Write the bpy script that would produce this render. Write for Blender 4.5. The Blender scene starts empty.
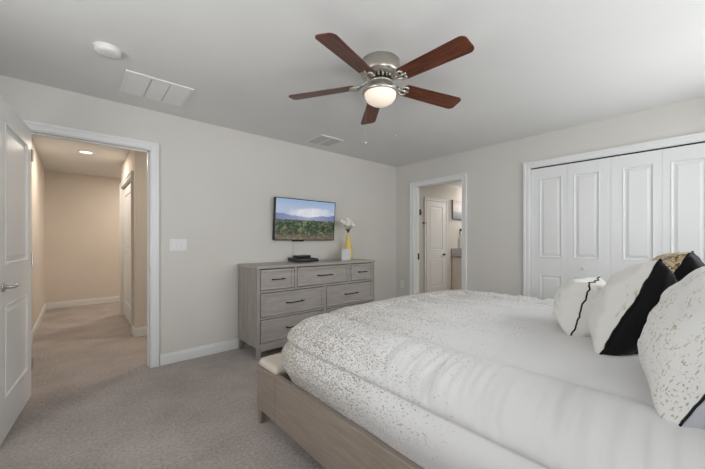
import bpy, bmesh, math, random
from mathutils import Vector, Matrix, noise
random.seed(7)
S = bpy.context.scene
COL = S.collection
PI = math.pi
# ------------------------------------------------------------------ camera
cam = bpy.data.cameras.new('camera'); camo = bpy.data.objects.new('camera', cam); COL.objects.link(camo)
TH = math.radians(48.7)
CAM_H = 1.2
camo.location = (0, 0, CAM_H)
camo.rotation_euler = (PI/2, 0, TH - PI/2)
cam.sensor_fit = 'HORIZONTAL'; cam.sensor_width = 36.0
cam.lens = 316.0/705.0*36.0
cam.shift_y = (241.0-234.5)/705.0
cam.clip_start = 0.02
S.camera = camo
# ------------------------------------------------------------------ world, light, exposure
w = bpy.data.worlds.new('sky'); S.world = w; w.use_nodes = True
w.node_tree.nodes['Background'].inputs[0].default_value = (0.80, 0.88, 1.0, 1)
w.node_tree.nodes['Background'].inputs[1].default_value = 0.7
S.view_settings.view_transform = 'Standard'
S.view_settings.look = 'None'
S.view_settings.exposure = -0.06
S.view_settings.gamma = 1.0
S.view_settings.use_curve_mapping = False

def area(name, loc, rot, sx, sy, power, col, spread=PI):
    l = bpy.data.lights.new(name, 'AREA'); l.shape = 'RECTANGLE'; l.size = sx; l.size_y = sy
    l.energy = power; l.color = col; l.spread = spread
    o = bpy.data.objects.new(name, l); COL.objects.link(o); o.location = loc; o.rotation_euler = rot
    return o
DAY = (0.97, 0.985, 1.0)
XW, XE, YS, YN, ZC = -1.04, 4.06, -0.63, 3.51, 2.44     # bedroom shell
# daylight falling through the windows of the south and west walls, plus an added high fill
area('daylight_south_far', (3.25, YS-0.35, 1.50), (PI/2, 0, 0.42), 1.3, 1.5, 30.0, DAY)
area('daylight_south_near', (0.25, YS-0.35, 1.50), (PI/2, 0, 0), 1.3, 1.5, 8.3, DAY)
area('fill_south_high', (1.95, YS-0.30, 1.85), (PI/2, 0, 0.32), 1.5, 0.9, 46.0, DAY)  # fill behind the added high window, evens out the room's light
area('daylight_west', (XW-0.35, 1.2, 1.50), (PI/2, 0, -PI/2), 2.0, 1.5, 54.4, DAY)
# added fill lamps outside the windows, aimed up to brighten the ceiling
area('ceiling_fill_south_far', (3.25, YS-0.75, 0.75), (PI*0.72, 0, 0), 1.3, 0.9, 26.0, DAY)
area('ceiling_fill_south_near', (0.25, YS-0.75, 0.75), (PI*0.72, 0, 0), 1.3, 0.9, 51.0, DAY)
area('ceiling_fill_west', (XW-0.75, 1.2, 0.75), (PI*0.72, 0, -PI/2), 2.0, 0.9, 18.0, DAY)
WARM = (1.0, 0.88, 0.76)

# ------------------------------------------------------------------ helpers
def srgb(r, g, b):
    f = lambda c: (c/255/12.92) if c/255 <= 0.04045 else ((c/255+0.055)/1.055)**2.4
    return (f(r), f(g), f(b), 1)

class G:
    """small node-graph helper"""
    def __init__(s, name):
        s.m = bpy.data.materials.new(name); s.m.use_nodes = True
        s.t = s.m.node_tree; s.b = s.t.nodes['Principled BSDF']
        s.co = None
    def n(s, kind, **kw):
        nd = s.t.nodes.new(kind)
        for k, v in kw.items():
            if k in nd.inputs: nd.inputs[k].default_value = v
            else: setattr(nd, k, v)
        return nd
    def l(s, a, b): s.t.links.new(a, b)
    def obj(s, scale=(1, 1, 1), rot=(0, 0, 0)):
        tc = s.n('ShaderNodeTexCoord'); mp = s.n('ShaderNodeMapping')
        mp.inputs['Scale'].default_value = scale; mp.inputs['Rotation'].default_value = rot
        s.l(tc.outputs['Object'], mp.inputs['Vector']); return mp.outputs['Vector']
    def noise(s, vec, scale, detail=3, rough=0.55):
        nd = s.n('ShaderNodeTexNoise'); nd.inputs['Scale'].default_value = scale
        nd.inputs['Detail'].default_value = detail; nd.inputs['Roughness'].default_value = rough
        s.l(vec, nd.inputs['Vector']); return nd.outputs['Fac']
    def ramp(s, fac, stops, interp='LINEAR'):
        nd = s.n('ShaderNodeValToRGB'); nd.color_ramp.interpolation = interp
        el = nd.color_ramp.elements
        while len(el) < len(stops): el.new(0.5)
        for e, (p, c) in zip(el, stops): e.position = p; e.color = c
        s.l(fac, nd.inputs['Fac']); return nd.outputs['Color']
    def math(s, op, a, b=None, clamp=False):
        nd = s.n('ShaderNodeMath', operation=op); nd.use_clamp = clamp
        for i, v in enumerate((a, b)):
            if v is None: continue
            if isinstance(v, (int, float)): nd.inputs[i].default_value = v
            else: s.l(v, nd.inputs[i])
        return nd.outputs[0]
    def mix(s, fac, a, b):
        nd = s.n('ShaderNodeMix', data_type='RGBA')
        for sock, v in ((nd.inputs[0], fac), (nd.inputs[6], a), (nd.inputs[7], b)):
            if isinstance(v, (tuple, int, float)): sock.default_value = v
            else: s.l(v, sock)
        return nd.outputs[2]
    def bump(s, h, strength, dist):
        nd = s.n('ShaderNodeBump'); nd.inputs['Strength'].default_value = strength
        nd.inputs['Distance'].default_value = dist
        s.l(h, nd.inputs['Height']); s.l(nd.outputs['Normal'], s.b.inputs['Normal'])
    def set(s, color=None, rough=None, metal=None, **kw):
        if color is not None:
            if isinstance(color, tuple): s.b.inputs['Base Color'].default_value = color
            else: s.l(color, s.b.inputs['Base Color'])
        if rough is not None: s.b.inputs['Roughness'].default_value = rough
        if metal is not None: s.b.inputs['Metallic'].default_value = metal
        for k, v in kw.items():
            s.b.inputs[k.replace('_', ' ')].default_value = v
        return s

def paint(name, rgb, rough=0.6, bump=0.05, scale=140, spec=0.3, var=0.02):
    g = G(name); v = g.obj()
    n1 = g.noise(v, 1.3, 2); c0 = srgb(*rgb)
    a = tuple(min(1, c*(1-var)) for c in c0[:3])+(1,); b = tuple(min(1, c*(1+var)) for c in c0[:3])+(1,)
    g.set(g.ramp(n1, [(0.3, a), (0.7, b)]), rough); g.b.inputs['Specular IOR Level'].default_value = spec
    if bump: g.bump(g.noise(v, scale, 2), bump, 0.002)
    return g.m
def metal(name, rgb, rough=0.3):
    g = G(name); v = g.obj((1, 1, 12))
    n = g.noise(v, 30, 2)
    g.set(srgb(*rgb), None, 1.0)
    g.l(g.math('ADD', g.math('MULTIPLY', n, 0.15), rough-0.07), g.b.inputs['Roughness']); return g.m
def wood(name, dark, light, scale=(1, 1, 1), rough=0.45, grain=14, spec=0.4):
    g = G(name); v = g.obj(scale)
    n = g.noise(v, grain, 5, 0.62); n2 = g.noise(v, grain*0.25, 2)
    f = g.math('ADD', g.math('MULTIPLY', n, 0.65), g.math('MULTIPLY', n2, 0.35))
    g.set(g.ramp(f, [(0.36, srgb(*dark)), (0.64, srgb(*light))]), rough)
    g.b.inputs['Specular IOR Level'].default_value = spec
    g.bump(n, 0.12, 0.002); return g.m
def fabric(name, rgb, rough=0.9, weave=420, bump=0.15, sheen=0.15):
    g = G(name); v = g.obj(); n = g.noise(v, weave, 2); c = srgb(*rgb)
    g.set(g.ramp(n, [(0.3, tuple(k*0.94 for k in c[:3])+(1,)), (0.7, c)]), rough)
    g.b.inputs['Sheen Weight'].default_value = sheen; g.b.inputs['Specular IOR Level'].default_value = 0.2
    g.bump(n, bump, 0.001); return g.m

M = {}
M['wall'] = paint('wall_paint', (213, 210, 204), 0.8, 0.06)
M['ceil'] = paint('ceiling_paint', (222, 222, 220), 0.9, 0.25, 60)
M['hall'] = paint('hall_wall_paint', (218, 210, 200), 0.8, 0.06)
M['trim'] = paint('white_trim_paint', (228, 229, 228), 0.35, 0.0, spec=0.5)
M['plastic'] = paint('white_plastic', (226, 226, 224), 0.4, 0.0, spec=0.5)
M['nickel'] = metal('brushed_nickel', (200, 196, 188), 0.3)
M['bronze'] = metal('dark_bronze', (62, 56, 52), 0.4)
M['black'] = paint('black_plastic', (22, 22, 24), 0.3, 0.0, spec=0.5)
M['gap'] = paint('dark_track_and_gap_shade', (20, 20, 20), 0.7, 0.0)  # door track and slots, also painted shade behind the drawers
def carpet():
    g = G('carpet'); v = g.obj()
    a = g.noise(v, 210, 3, 0.7); b = g.noise(v, 2.6, 3); c = g.noise(v, 55, 3, 0.65)
    f = g.math('ADD', g.math('ADD', g.math('MULTIPLY', a, 0.40), g.math('MULTIPLY', b, 0.22)), g.math('MULTIPLY', c, 0.38))
    g.set(g.ramp(f, [(0.36, srgb(134, 125, 119)), (0.50, srgb(176, 166, 160)), (0.64, srgb(210, 201, 194))]), 0.95)
    g.b.inputs['Specular IOR Level'].default_value = 0.1; g.b.inputs['Sheen Weight'].default_value = 0.2
    g.bump(a, 0.8, 0.01); return g.m
M['carpet'] = carpet()
M['grey_wood'] = wood('grey_washed_wood', (157, 151, 145), (178, 172, 165), (0.35, 1, 5), 0.45)
M['grey_wood_v'] = wood('grey_washed_wood_upright', (142, 135, 129), (170, 163, 156), (5, 5, 0.35), 0.45)
M['bed_wood'] = wood('bed_wood', (132, 120, 109), (150, 138, 126), (5, 0.35, 5), 0.42)
M['blade'] = wood('walnut_blade', (58, 30, 19), (118, 66, 44), (0.8, 9, 9), 0.35, 10)
M['bench'] = fabric('cream_upholstery', (208, 197, 184))
M['tan'] = wood('vanity_wood', (214, 203, 189), (226, 216, 202), (4, 4, 0.4), 0.5)
M['stone'] = paint('grey_counter_stone', (146, 144, 143), 0.3, 0.0, spec=0.5, var=0.12)
M['yellow'] = paint('yellow_glaze', (224, 196, 112), 0.25, 0.0, spec=0.5)
M['petal'] = fabric('white_petals', (236, 234, 226))
M['stem'] = paint('green_stem', (84, 98, 62), 0.6, 0.0)
M['copper'] = metal('copper', (150, 96, 78), 0.4)
M['towel'] = fabric('white_towel', (230, 228, 224), weave=160)

def new_obj(name, bm, mat, parent=None, smooth=False):
    me = bpy.data.meshes.new(name); bm.normal_update(); bm.to_mesh(me); bm.free()
    if mat: me.materials.append(mat)
    if smooth:
        for p in me.polygons: p.use_smooth = True
    o = bpy.data.objects.new(name, me); COL.objects.link(o)
    if parent: o.parent = parent
    return o
def tag(o, label=None, cat=None, group=None, kind=None):
    if label: o['label'] = label
    if cat: o['category'] = cat
    if group: o['group'] = group
    if kind: o['kind'] = kind
    return o
def thing(name, label, cat, loc=(0, 0, 0), rz=0, group=None):
    o = bpy.data.objects.new(name, None); COL.objects.link(o); o.empty_display_size = 0.05
    o.location = loc; o.rotation_euler = (0, 0, rz)
    return tag(o, label, cat, group)
def struct(name, bm, mat, parent=None, smooth=False):
    o = new_obj(name, bm, mat, parent, smooth)
    if not parent: o['kind'] = 'structure'
    return o
def NB(): return bmesh.new()
def merge(bm, other):
    me = bpy.data.meshes.new('tmp'); other.to_mesh(me); other.free(); bm.from_mesh(me); bpy.data.meshes.remove(me)
def box(bm, x0, x1, y0, y1, z0, z1, bev=0.0, seg=2):
    t = NB(); bmesh.ops.create_cube(t, size=1)
    for v in t.verts:
        v.co = Vector(((x0+x1)/2+v.co.x*(x1-x0), (y0+y1)/2+v.co.y*(y1-y0), (z0+z1)/2+v.co.z*(z1-z0)))
    if bev: bmesh.ops.bevel(t, geom=t.edges[:], offset=bev, segments=seg, affect='EDGES', profile=0.5)
    merge(bm, t); return bm
def xform(bm, mat):
    bmesh.ops.transform(bm, matrix=mat, verts=bm.verts[:]); return bm
def lathe(bm, prof, seg=40, center=(0, 0), z0=0):
    rings = []
    for r, z in prof:
        if r < 1e-5: rings.append([bm.verts.new((center[0], center[1], z0+z))])
        else: rings.append([bm.verts.new((center[0]+r*math.cos(2*PI*i/seg), center[1]+r*math.sin(2*PI*i/seg), z0+z)) for i in range(seg)])
    for a, b in zip(rings, rings[1:]):
        for i in range(seg):
            j = (i+1) % seg
            if len(a) == 1 and len(b) == 1: continue
            if len(a) == 1: bm.faces.new((a[0], b[j], b[i]))
            elif len(b) == 1: bm.faces.new((a[i], a[j], b[0]))
            else: bm.faces.new((a[i], a[j], b[j], b[i]))
    bmesh.ops.recalc_face_normals(bm, faces=bm.faces[:]); return bm
def tube(bm, pts, r, seg=10, closed=False):
    pts = [Vector(p) for p in pts]; rings = []; n = len(pts)
    up = Vector((0.31, 0.17, 0.93)).normalized()
    for i, p in enumerate(pts):
        if closed: d = pts[(i+1) % n]-pts[i-1]
        else: d = pts[min(i+1, n-1)]-pts[max(i-1, 0)]
        d = d.normalized() if d.length > 1e-9 else Vector((0, 0, 1))
        a = d.cross(up)
        if a.length < 1e-3: a = d.cross(Vector((1, 0, 0)))
        a.normalize(); b = d.cross(a).normalized()
        rr = r[i] if isinstance(r, (list, tuple)) else r
        rings.append([bm.verts.new(p+a*rr*math.cos(2*PI*k/seg)+b*rr*math.sin(2*PI*k/seg)) for k in range(seg)])
    m = n if closed else n-1
    for i in range(m):
        A, B = rings[i], rings[(i+1) % n]
        for k in range(seg): bm.faces.new((A[k], A[(k+1) % seg], B[(k+1) % seg], B[k]))
    if not closed:
        bm.faces.new(rings[0][::-1]); bm.faces.new(rings[-1])
    bmesh.ops.recalc_face_normals(bm, faces=bm.faces[:]); return bm
def cyl(bm, p0, p1, r, seg=20): return tube(bm, [p0, p1], r, seg)

# ------------------------------------------------------------------ room shell
WT = 0.12
HXL, HXR, HYE = -0.395, 0.57, 7.75           # hall: left wall, right wall, end wall
DX0, DX1, DZ = -0.285, 0.533, 2.06           # doorway in the north wall
BY0, BY1 = 2.308, 3.13                        # bath doorway in the east wall
CY0, CY1, CZ = -0.07, 1.425, 2.06             # closet opening in the east wall
struct('floor', box(NB(), XW-0.2, 9.0, YS-0.2, HYE+0.2, -0.12, 0.0), M['carpet'])
struct('ceiling', box(NB(), XW-0.2, 9.0, YS-0.2, HYE+0.2, ZC, ZC+0.12), M['ceil'])
b = NB()
box(b, XW-WT, DX0-0.02, YN, YN+WT, 0, ZC); box(b, DX1+0.02, XE+WT, YN, YN+WT, 0, ZC); box(b, DX0-0.02, DX1+0.02, YN, YN+WT, DZ+0.02, ZC)
struct('wall_north', b, M['wall'])
b = NB()
box(b, XE, XE+WT, YS-WT, CY0-0.015, 0, ZC); box(b, XE, XE+WT, CY0-0.015, CY1+0.015, CZ+0.015, ZC)
box(b, XE, XE+WT, CY1+0.015, BY0-0.02, 0, ZC); box(b, XE, XE+WT, BY0-0.02, BY1+0.02, DZ+0.02, ZC); box(b, XE, XE+WT, BY1+0.02, YN, 0, ZC)
struct('wall_east', b, M['wall'])
b = NB()
xs = [XW-WT, -0.25, 0.75, 1.3, 2.6, 2.75, 3.75, XE]
for i in range(7):
    if i in (1, 3, 5):
        box(b, xs[i], xs[i+1], YS-WT, YS, 0, 1.40 if i == 3 else 0.85); box(b, xs[i], xs[i+1], YS-WT, YS, 2.15, ZC)
    else: box(b, xs[i], xs[i+1], YS-WT, YS, 0, ZC)
struct('wall_south', b, M['wall'])
b = NB()
box(b, XW-WT, XW, YS, 0.4, 0, ZC); box(b, XW-WT, XW, 2.0, YN, 0, ZC); box(b, XW-WT, XW, 0.4, 2.0, 0, 0.85); box(b, XW-WT, XW, 0.4, 2.0, 2.15, ZC)
struct('wall_west', b, M['wall'])
# hall beyond the doorway
HD0, HD1 = 5.02, 6.28                          # closet door in the hall's right wall
struct('wall_hall_left', box(NB(), HXL-WT, HXL, YN+WT, HYE, 0, ZC), M['hall'])
struct('wall_hall_end', box(NB(), HXL-WT, 2.3, HYE, HYE+WT, 0, ZC), M['hall'])
b = NB()
box(b, HXR, HXR+WT, 4.76, HD0, 0, ZC); box(b, HXR, HXR+WT, HD1, 6.42, 0, ZC); box(b, HXR, HXR+WT, HD0, HD1, 2.05, ZC)
box(b, HXR+WT, 2.3, 6.32, 6.42, 0, ZC)
struct('wall_hall_right', b, M['hall'])
struct('wall_hall_return', box(NB(), HXR+WT, 2.3, 4.76, 4.88, 0, ZC), M['wall'])
struct('wall_hall_side', box(NB(), 2.3, 2.42, YN+WT, HYE, 0, ZC), M['hall'])
# bathroom beyond the east doorway
BYW = 3.9
b = NB(); box(b, XE+WT, 8.9, BYW, BYW+WT, 0, ZC); struct('wall_bath_back', b, M['wall'])
struct('wall_bath_side', box(NB(), 8.5, 8.62, 1.6, BYW, 0, ZC), M['wall'])
struct('wall_bath_front', box(NB(), XE+WT, 8.9, 1.6, 1.72, 0, ZC), M['wall'])
# closet behind the bifold doors
b = NB(); box(b, XE+WT+0.6, XE+WT+0.7, YS-WT, 1.6, 0, ZC); struct('wall_closet_back', b, M['wall'])

# trim: casings with a stepped profile, jambs
def casing_y(bm, x0, x1, z1, yface, sgn, wd=0.078, th=0.018):
    """casing around an opening in a wall of constant y; sgn = direction out of the wall"""
    for xa, xb in ((x0-wd, x0-0.006), (x1+0.006, x1+wd)):
        y0, y1 = sorted((yface, yface+sgn*th)); box(bm, xa, xb, y0, y1, 0, z1+wd, 0.004)
        inner = (xa, xa+wd*0.35) if xa < x0-0.01 else (xb-wd*0.35, xb)
        y0, y1 = sorted((yface+sgn*th*0.8, yface+sgn*th*1.45)); box(bm, inner[0], inner[1], y0, y1, 0, z1+wd, 0.004)
    y0, y1 = sorted((yface, yface+sgn*th)); box(bm, x0-0.0055, x1+0.0055, y0, y1, z1+0.006, z1+wd, 0.004)
    y0, y1 = sorted((yface+sgn*th*0.8, yface+sgn*th*1.45)); box(bm, x0-wd*0.655, x1+wd*0.655, y0, y1, z1+wd*0.65, z1+wd-0.001, 0.004)
def swap(bm):   # exchange x and y
    for v in bm.verts: v.co.x, v.co.y = v.co.y, v.co.x
    bmesh.ops.reverse_faces(bm, faces=bm.faces[:]); return bm
b = NB(); casing_y(b, DX0, DX1, DZ, YN, -1, 0.072); casing_y(b, DX0, DX1, DZ, YN+WT, 1)
box(b, DX0-0.02, DX0, YN-0.005, YN+WT+0.005, 0, DZ+0.02); box(b, DX1, DX1+0.02, YN-0.005, YN+WT+0.005, 0, DZ+0.02)
box(b, DX0, DX1, YN-0.005, YN+WT+0.005, DZ, DZ+0.02)
box(b, DX0, DX0+0.012, YN+0.045, YN+0.08, 0, DZ, 0.002); box(b, DX1-0.012, DX1, YN+0.045, YN+0.08, 0, DZ, 0.002); box(b, DX0, DX1, YN+0.045, YN+0.08, DZ-0.012, DZ, 0.002)
t1 = struct('trim_1', b, M['trim'])
box_b = NB(); box(box_b, DX1-0.002, DX1+0.002, YN+0.008, YN+0.036, 0.89, 0.97, 0.001); struct('strike_plate', box_b, M['nickel'], t1)
b = NB(); casing_y(b, BY0, BY1, DZ, XE, -1)
box(b, BY0-0.02, BY0, XE-0.005, XE+WT+0.005, 0, DZ+0.02); box(b, BY1, BY1+0.02, XE-0.005, XE+WT+0.005, 0, DZ+0.02); box(b, BY0, BY1, XE-0.005, XE+WT+0.005, DZ, DZ+0.02)
box(b, BY1-0.012, BY1, XE+0.04, XE+0.075, 0, DZ, 0.002)
casing_y(b, BY0, BY1, DZ, XE+WT, 1)
t2 = struct('trim_2', swap(b), M['trim'])
struct('strike_plate', box(NB(), XE+0.080, XE+0.112, BY1-0.014, BY1+0.002, 0.90, 1.0, 0.001), M['bronze'], t2)
b = NB(); casing_y(b, CY0, CY1, CZ, XE, -1, 0.072)
box(b, CY0-0.015, CY0, XE-0.005, XE+WT, 0, CZ+0.015); box(b, CY1, CY1+0.015, XE-0.005, XE+WT, 0, CZ+0.015); box(b, CY0, CY1, XE-0.005, XE+WT, CZ, CZ+0.015)
t3 = struct('trim_3', swap(b), M['trim'])
struct('door_track', box(NB(), XE+0.012, XE+0.05, CY0+0.004, CY1-0.004, CZ-0.006, CZ), M['gap'], t3)

def baseboard(name, segs):
    b = NB()
    for x0, x1, y0, y1 in segs:
        box(b, x0, x1, y0, y1, 0, 0.088, 0.003)
        # thinner moulded cap
        if x1-x0 > y1-y0: box(b, x0, x1, *((y0+0.004, y1) if name in NF else (y0, y1-0.004)), 0.085, 0.108, 0.004)
        else: box(b, *((x0+0.004, x1) if name in NF else (x0, x1-0.004)), y0, y1, 0.085, 0.108, 0.004)
    struct(name, b, M['trim'])
NF = {'baseboard_north', 'baseboard_east', 'baseboard_hall_end', 'baseboard_hall_right', 'baseboard_hall_return', 'baseboard_bath'}
bt = 0.015
baseboard('baseboard_north', [(XW, DX0-0.08, YN-bt, YN), (DX1+0.08, XE, YN-bt, YN)])
baseboard('baseboard_east', [(XE-bt, XE, BY1+0.08, YN-bt), (XE-bt, XE, CY1+0.075, BY0-0.08), (XE-bt, XE, YS, CY0-0.075)])
baseboard('baseboard_south', [(XW, XE-bt, YS, YS+bt)])
baseboard('baseboard_west', [(XW, XW+bt, YS+bt, YN-bt)])
baseboard('baseboard_hall_left', [(HXL, HXL+bt, YN+WT, HYE)])
baseboard('baseboard_hall_end', [(HXL+bt, 2.3, HYE-bt, HYE)])
baseboard('baseboard_hall_right', [(HXR-bt, HXR, 4.76, HD0-0.07), (HXR-bt, HXR, HD1+0.07, 6.42)])
baseboard('baseboard_hall_return', [(HXR-bt, 2.3, 4.76-bt, 4.76)])
baseboard('baseboard_bath', [(XE+WT, 5.36, BYW-bt, BYW), (6.2, 6.46, BYW-bt, BYW)])

# windows (behind the camera, they let the daylight in; the high one is added to even the light)
def pane_mat():
    g = G('window_glass'); g.t.nodes.remove(g.b)
    tr = g.n('ShaderNodeBsdfTransparent'); gl = g.n('ShaderNodeBsdfGlossy'); gl.inputs['Roughness'].default_value = 0.02
    mx = g.n('ShaderNodeMixShader'); mx.inputs[0].default_value = 0.06
    g.l(tr.outputs[0], mx.inputs[1]); g.l(gl.outputs[0], mx.inputs[2]); g.l(mx.outputs[0], g.t.nodes['Material Output'].inputs['Surface'])
    return g.m
M['glass'] = pane_mat()
def window(n, a0, a1, axis, face, zs=0.85):
    r = bpy.data.objects.new('window_%d' % n, None); COL.objects.link(r); r['kind'] = 'structure'
    f = NB(); z0, z1 = zs, 2.15; fr = 0.045
    q0, q1 = face-WT+0.02, face-WT+0.07
    box(f, a0, a0+fr, q0, q1, z0, z1, 0.004); box(f, a1-fr, a1, q0, q1, z0, z1, 0.004)
    box(f, a0, a1, q0, q1, z0, z0+fr, 0.004); box(f, a0, a1, q0, q1, z1-fr, z1, 0.004); box(f, a0, a1, q0, q1, (z0+z1)/2-0.02, (z0+z1)/2+0.02, 0.004)
    sl = box(NB(), a0-0.04, a1+0.04, face-WT+0.07, face+0.03, z0-0.02, z0, 0.004)
    p = box(NB(), a0+fr, a1-fr, q0+0.02, q0+0.026, z0+fr, z1-fr)
    if axis == 'W': f, sl, p = swap(f), swap(sl), swap(p)
    new_obj('window_frame', f, M['trim'], r); new_obj('window_sill', sl, M['trim'], r); new_obj('pane', p, M['glass'], r)
window(1, 2.75, 3.75, 'S', YS); window(2, -0.25, 0.75, 'S', YS); window(3, 0.4, 2.0, 'W', XW); window(4, 1.3, 2.6, 'S', YS, 1.40)

# ------------------------------------------------------------------ doors
def panel_leaf(wd, ht, th, panels, rim=0.012, deep=0.009):
    """slab along +x, thickness along y (0..th); panels = (x0,x1,z0,z1) moulded raised panels on both faces"""
    bm = NB()
    xs = sorted({0, wd, *[p[0] for p in panels], *[p[1] for p in panels]})
    zs = sorted({0, ht, *[p[2] for p in panels], *[p[3] for p in panels]})
    ispan = lambda x0, x1, z0, z1: any(p[0]-1e-6 <= x0 and x1 <= p[1]+1e-6 and p[2]-1e-6 <= z0 and z1 <= p[3]+1e-6 for p in panels)
    for side in (0, 1):
        Y = th if side else 0.0; s = -1 if side else 1
        def quad(pts):
            vs = [bm.verts.new(p) for p in pts]
            bm.faces.new(vs if not side else vs[::-1])
        for i in range(len(xs)-1):
            for j in range(len(zs)-1):
                x0, x1, z0, z1 = xs[i], xs[i+1], zs[j], zs[j+1]
                if not ispan(x0, x1, z0, z1): quad([(x0, Y, z0), (x1, Y, z0), (x1, Y, z1), (x0, Y, z1)])
        for x0, x1, z0, z1 in panels:
            ring = lambda o, d: [(x0+o, Y+s*d, z0+o), (x1-o, Y+s*d, z0+o), (x1-o, Y+s*d, z1-o), (x0+o, Y+s*d, z1-o)]
            rs = [ring(0, 0), ring(0.003, -0.003), ring(0.010, -0.003), ring(0.015, deep), ring(0.026, deep), ring(0.050, 0.002)]
            for a, c in zip(rs, rs[1:]):
                for k in range(4): quad([a[k], a[(k+1) % 4], c[(k+1) % 4], c[k]])
            quad(rs[-1])
    for pts in ([(0, 0, 0), (0, 0, ht), (0, th, ht), (0, th, 0)], [(wd, 0, 0), (wd, th, 0), (wd, th, ht), (wd, 0, ht)],
                [(0, 0, 0), (0, th, 0), (wd, th, 0), (wd, 0, 0)], [(0, 0, ht), (wd, 0, ht), (wd, th, ht), (0, th, ht)]):
        bm.faces.new([bm.verts.new(p) for p in pts])
    bmesh.ops.remove_doubles(bm, verts=bm.verts[:], dist=1e-5)
    bmesh.ops.recalc_face_normals(bm, faces=bm.faces[:])
    return bm
def lever(parent, x, z, yf, sgn, direction, mat):
    b = NB()
    cyl(b, (x, yf, z), (x, yf+sgn*0.008, z), 0.027, 28)
    cyl(b, (x, yf+sgn*0.006, z), (x, yf+sgn*0.045, z), 0.011, 16)
    tube(b, [(x, yf+sgn*0.045, z), (x+direction*0.03, yf+sgn*0.047, z), (x+direction*0.08, yf+sgn*0.045, z+0.002), (x+direction*0.115, yf+sgn*0.043, z-0.002)], [0.010, 0.010, 0.008, 0.006], 12)
    return new_obj('door_handle', b, mat, parent, True)
# door_1: bedroom door standing open into the room, hinged on the left jamb
DW = 0.762
d1 = struct('door_1', panel_leaf(DW, 2.038, 0.035, [(0.115, DW-0.115, 0.235, 0.80), (0.115, DW-0.115, 1.045, 1.905)]), M['trim'])
d1.location = (DX0-0.001, YN-0.052, 0.012)
ang = math.atan2(-1, -0.10)
d1.rotation_euler = (0, 0, ang)      # leaf runs from the hinge towards the camera
lever(d1, DW-0.065, 0.915, 0.035, 1, -1, M['nickel']); lever(d1, DW-0.065, 0.915, 0, -1, -1, M['nickel'])
for z in (0.2, 1.0, 1.8):
    new_obj('hinge', cyl(NB(), (-0.004, 0.04, z), (-0.004, 0.04, z+0.09), 0.006, 12), M['nickel'], d1)
# closet bifold leaves
LW = (CY1-CY0-0.012)/4
k = 0
for i in range(4):
    y1 = CY1-0.004-i*(LW+0.0013)
    sl = 0.088; ss = 0.052
    outer_first = (i % 2 == 0)
    p0, p1 = (sl, LW-ss) if outer_first else (ss, LW-sl)
    bm = panel_leaf(LW, 2.034, 0.03, [(p0, p1, 0.17, 0.80), (p0, p1, 0.995, 1.915)])
    d = struct('door_%d' % (i+2), bm, M['trim'])
    d.location = (XE+0.018, y1, 0.014); d.rotation_euler = (0, 0, -PI/2)
    if i in (1, 2):
        kx = LW*0.39 if i == 1 else LW*0.61
        kb = NB(); lathe(kb, [(0.0, 0.030), (0.010, 0.029), (0.016, 0.023), (0.016, 0.017), (0.008, 0.010), (0.007, 0.004), (0.014, 0.0)], 24)
        xform(kb, Matrix.Translation((kx, 0.0, 0.895)) @ Matrix.Rotation(PI/2, 4, 'X'))
        new_obj('door_knob', kb, M['plastic'], d, True)
# hall closet door (in the right wall of the hall)
b = NB(); casing_y(b, HD0, HD1, 2.05, HXR, -1, 0.065); box(b, HD0-0.001, HD0+0.012, HXR, HXR+0.1, 0, 2.05); box(b, HD1-0.012, HD1+0.001, HXR, HXR+0.1, 0, 2.05)
struct('trim_4', swap(b), M['trim'])
W = HD1-HD0-0.03
d6 = struct('door_6', panel_leaf(W, 2.02, 0.035, [(0.11, W-0.11, 0.235, 0.80), (0.11, W-0.11, 1.045, 1.905)]), M['trim'])
d6.location = (HXR+0.025, HD1-0.015, 0.01); d6.rotation_euler = (0, 0, -PI/2)
# bathroom closet door with casing on the bathroom's back wall
b = NB(); casing_y(b, 5.44, 6.13, 2.04, BYW, -1, 0.07); struct('trim_5', b, M['trim'])
d7 = struct('door_7', panel_leaf(0.686, 2.03, 0.02, [(0.10, 0.586, 0.22, 0.78), (0.10, 0.586, 1.00, 1.93)]), M['trim'])
d7.location = (5.442, BYW-0.02, 0.008)
lever(d7, 0.63, 0.90, 0, -1, -1, M['bronze'])

# ------------------------------------------------------------------ wall fittings
sw = thing('light_switch', 'white three-rocker light switch plate on the wall beside the open doorway', 'light switch', (0.773, YN, 1.16))
new_obj('cover_plate', box(NB(), -0.078, 0.078, -0.006, 0, -0.06, 0.06, 0.003), M['plastic'], sw)
for i in (-1, 0, 1):
    r = box(NB(), -0.017, 0.017, -0.010, -0.004, -0.034, 0.034, 0.002)
    ob = new_obj('rocker', r, M['trim'], sw); ob.location = (i*0.046, 0, 0)
ol = thing('power_outlet', 'white power outlet low on the wall left of the bathroom doorway', 'outlet', (XE, 3.375, 0.49))
new_obj('cover_plate', box(NB(), -0.006, 0, -0.037, 0.037, -0.06, 0.06, 0.003), M['plastic'], ol)
for z in (-0.022, 0.022):
    s_ = new_obj('socket', box(NB(), -0.0085, -0.004, -0.016, 0.016, z-0.014, z+0.014, 0.003), M['trim'], ol)
    sb = NB(); box(sb, -0.009, -0.0083, -0.008, -0.005, z-0.004, z+0.007); box(sb, -0.009, -0.0083, 0.005, 0.008, z-0.004, z+0.007)
    new_obj('slot', sb, M['gap'], s_)

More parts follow.
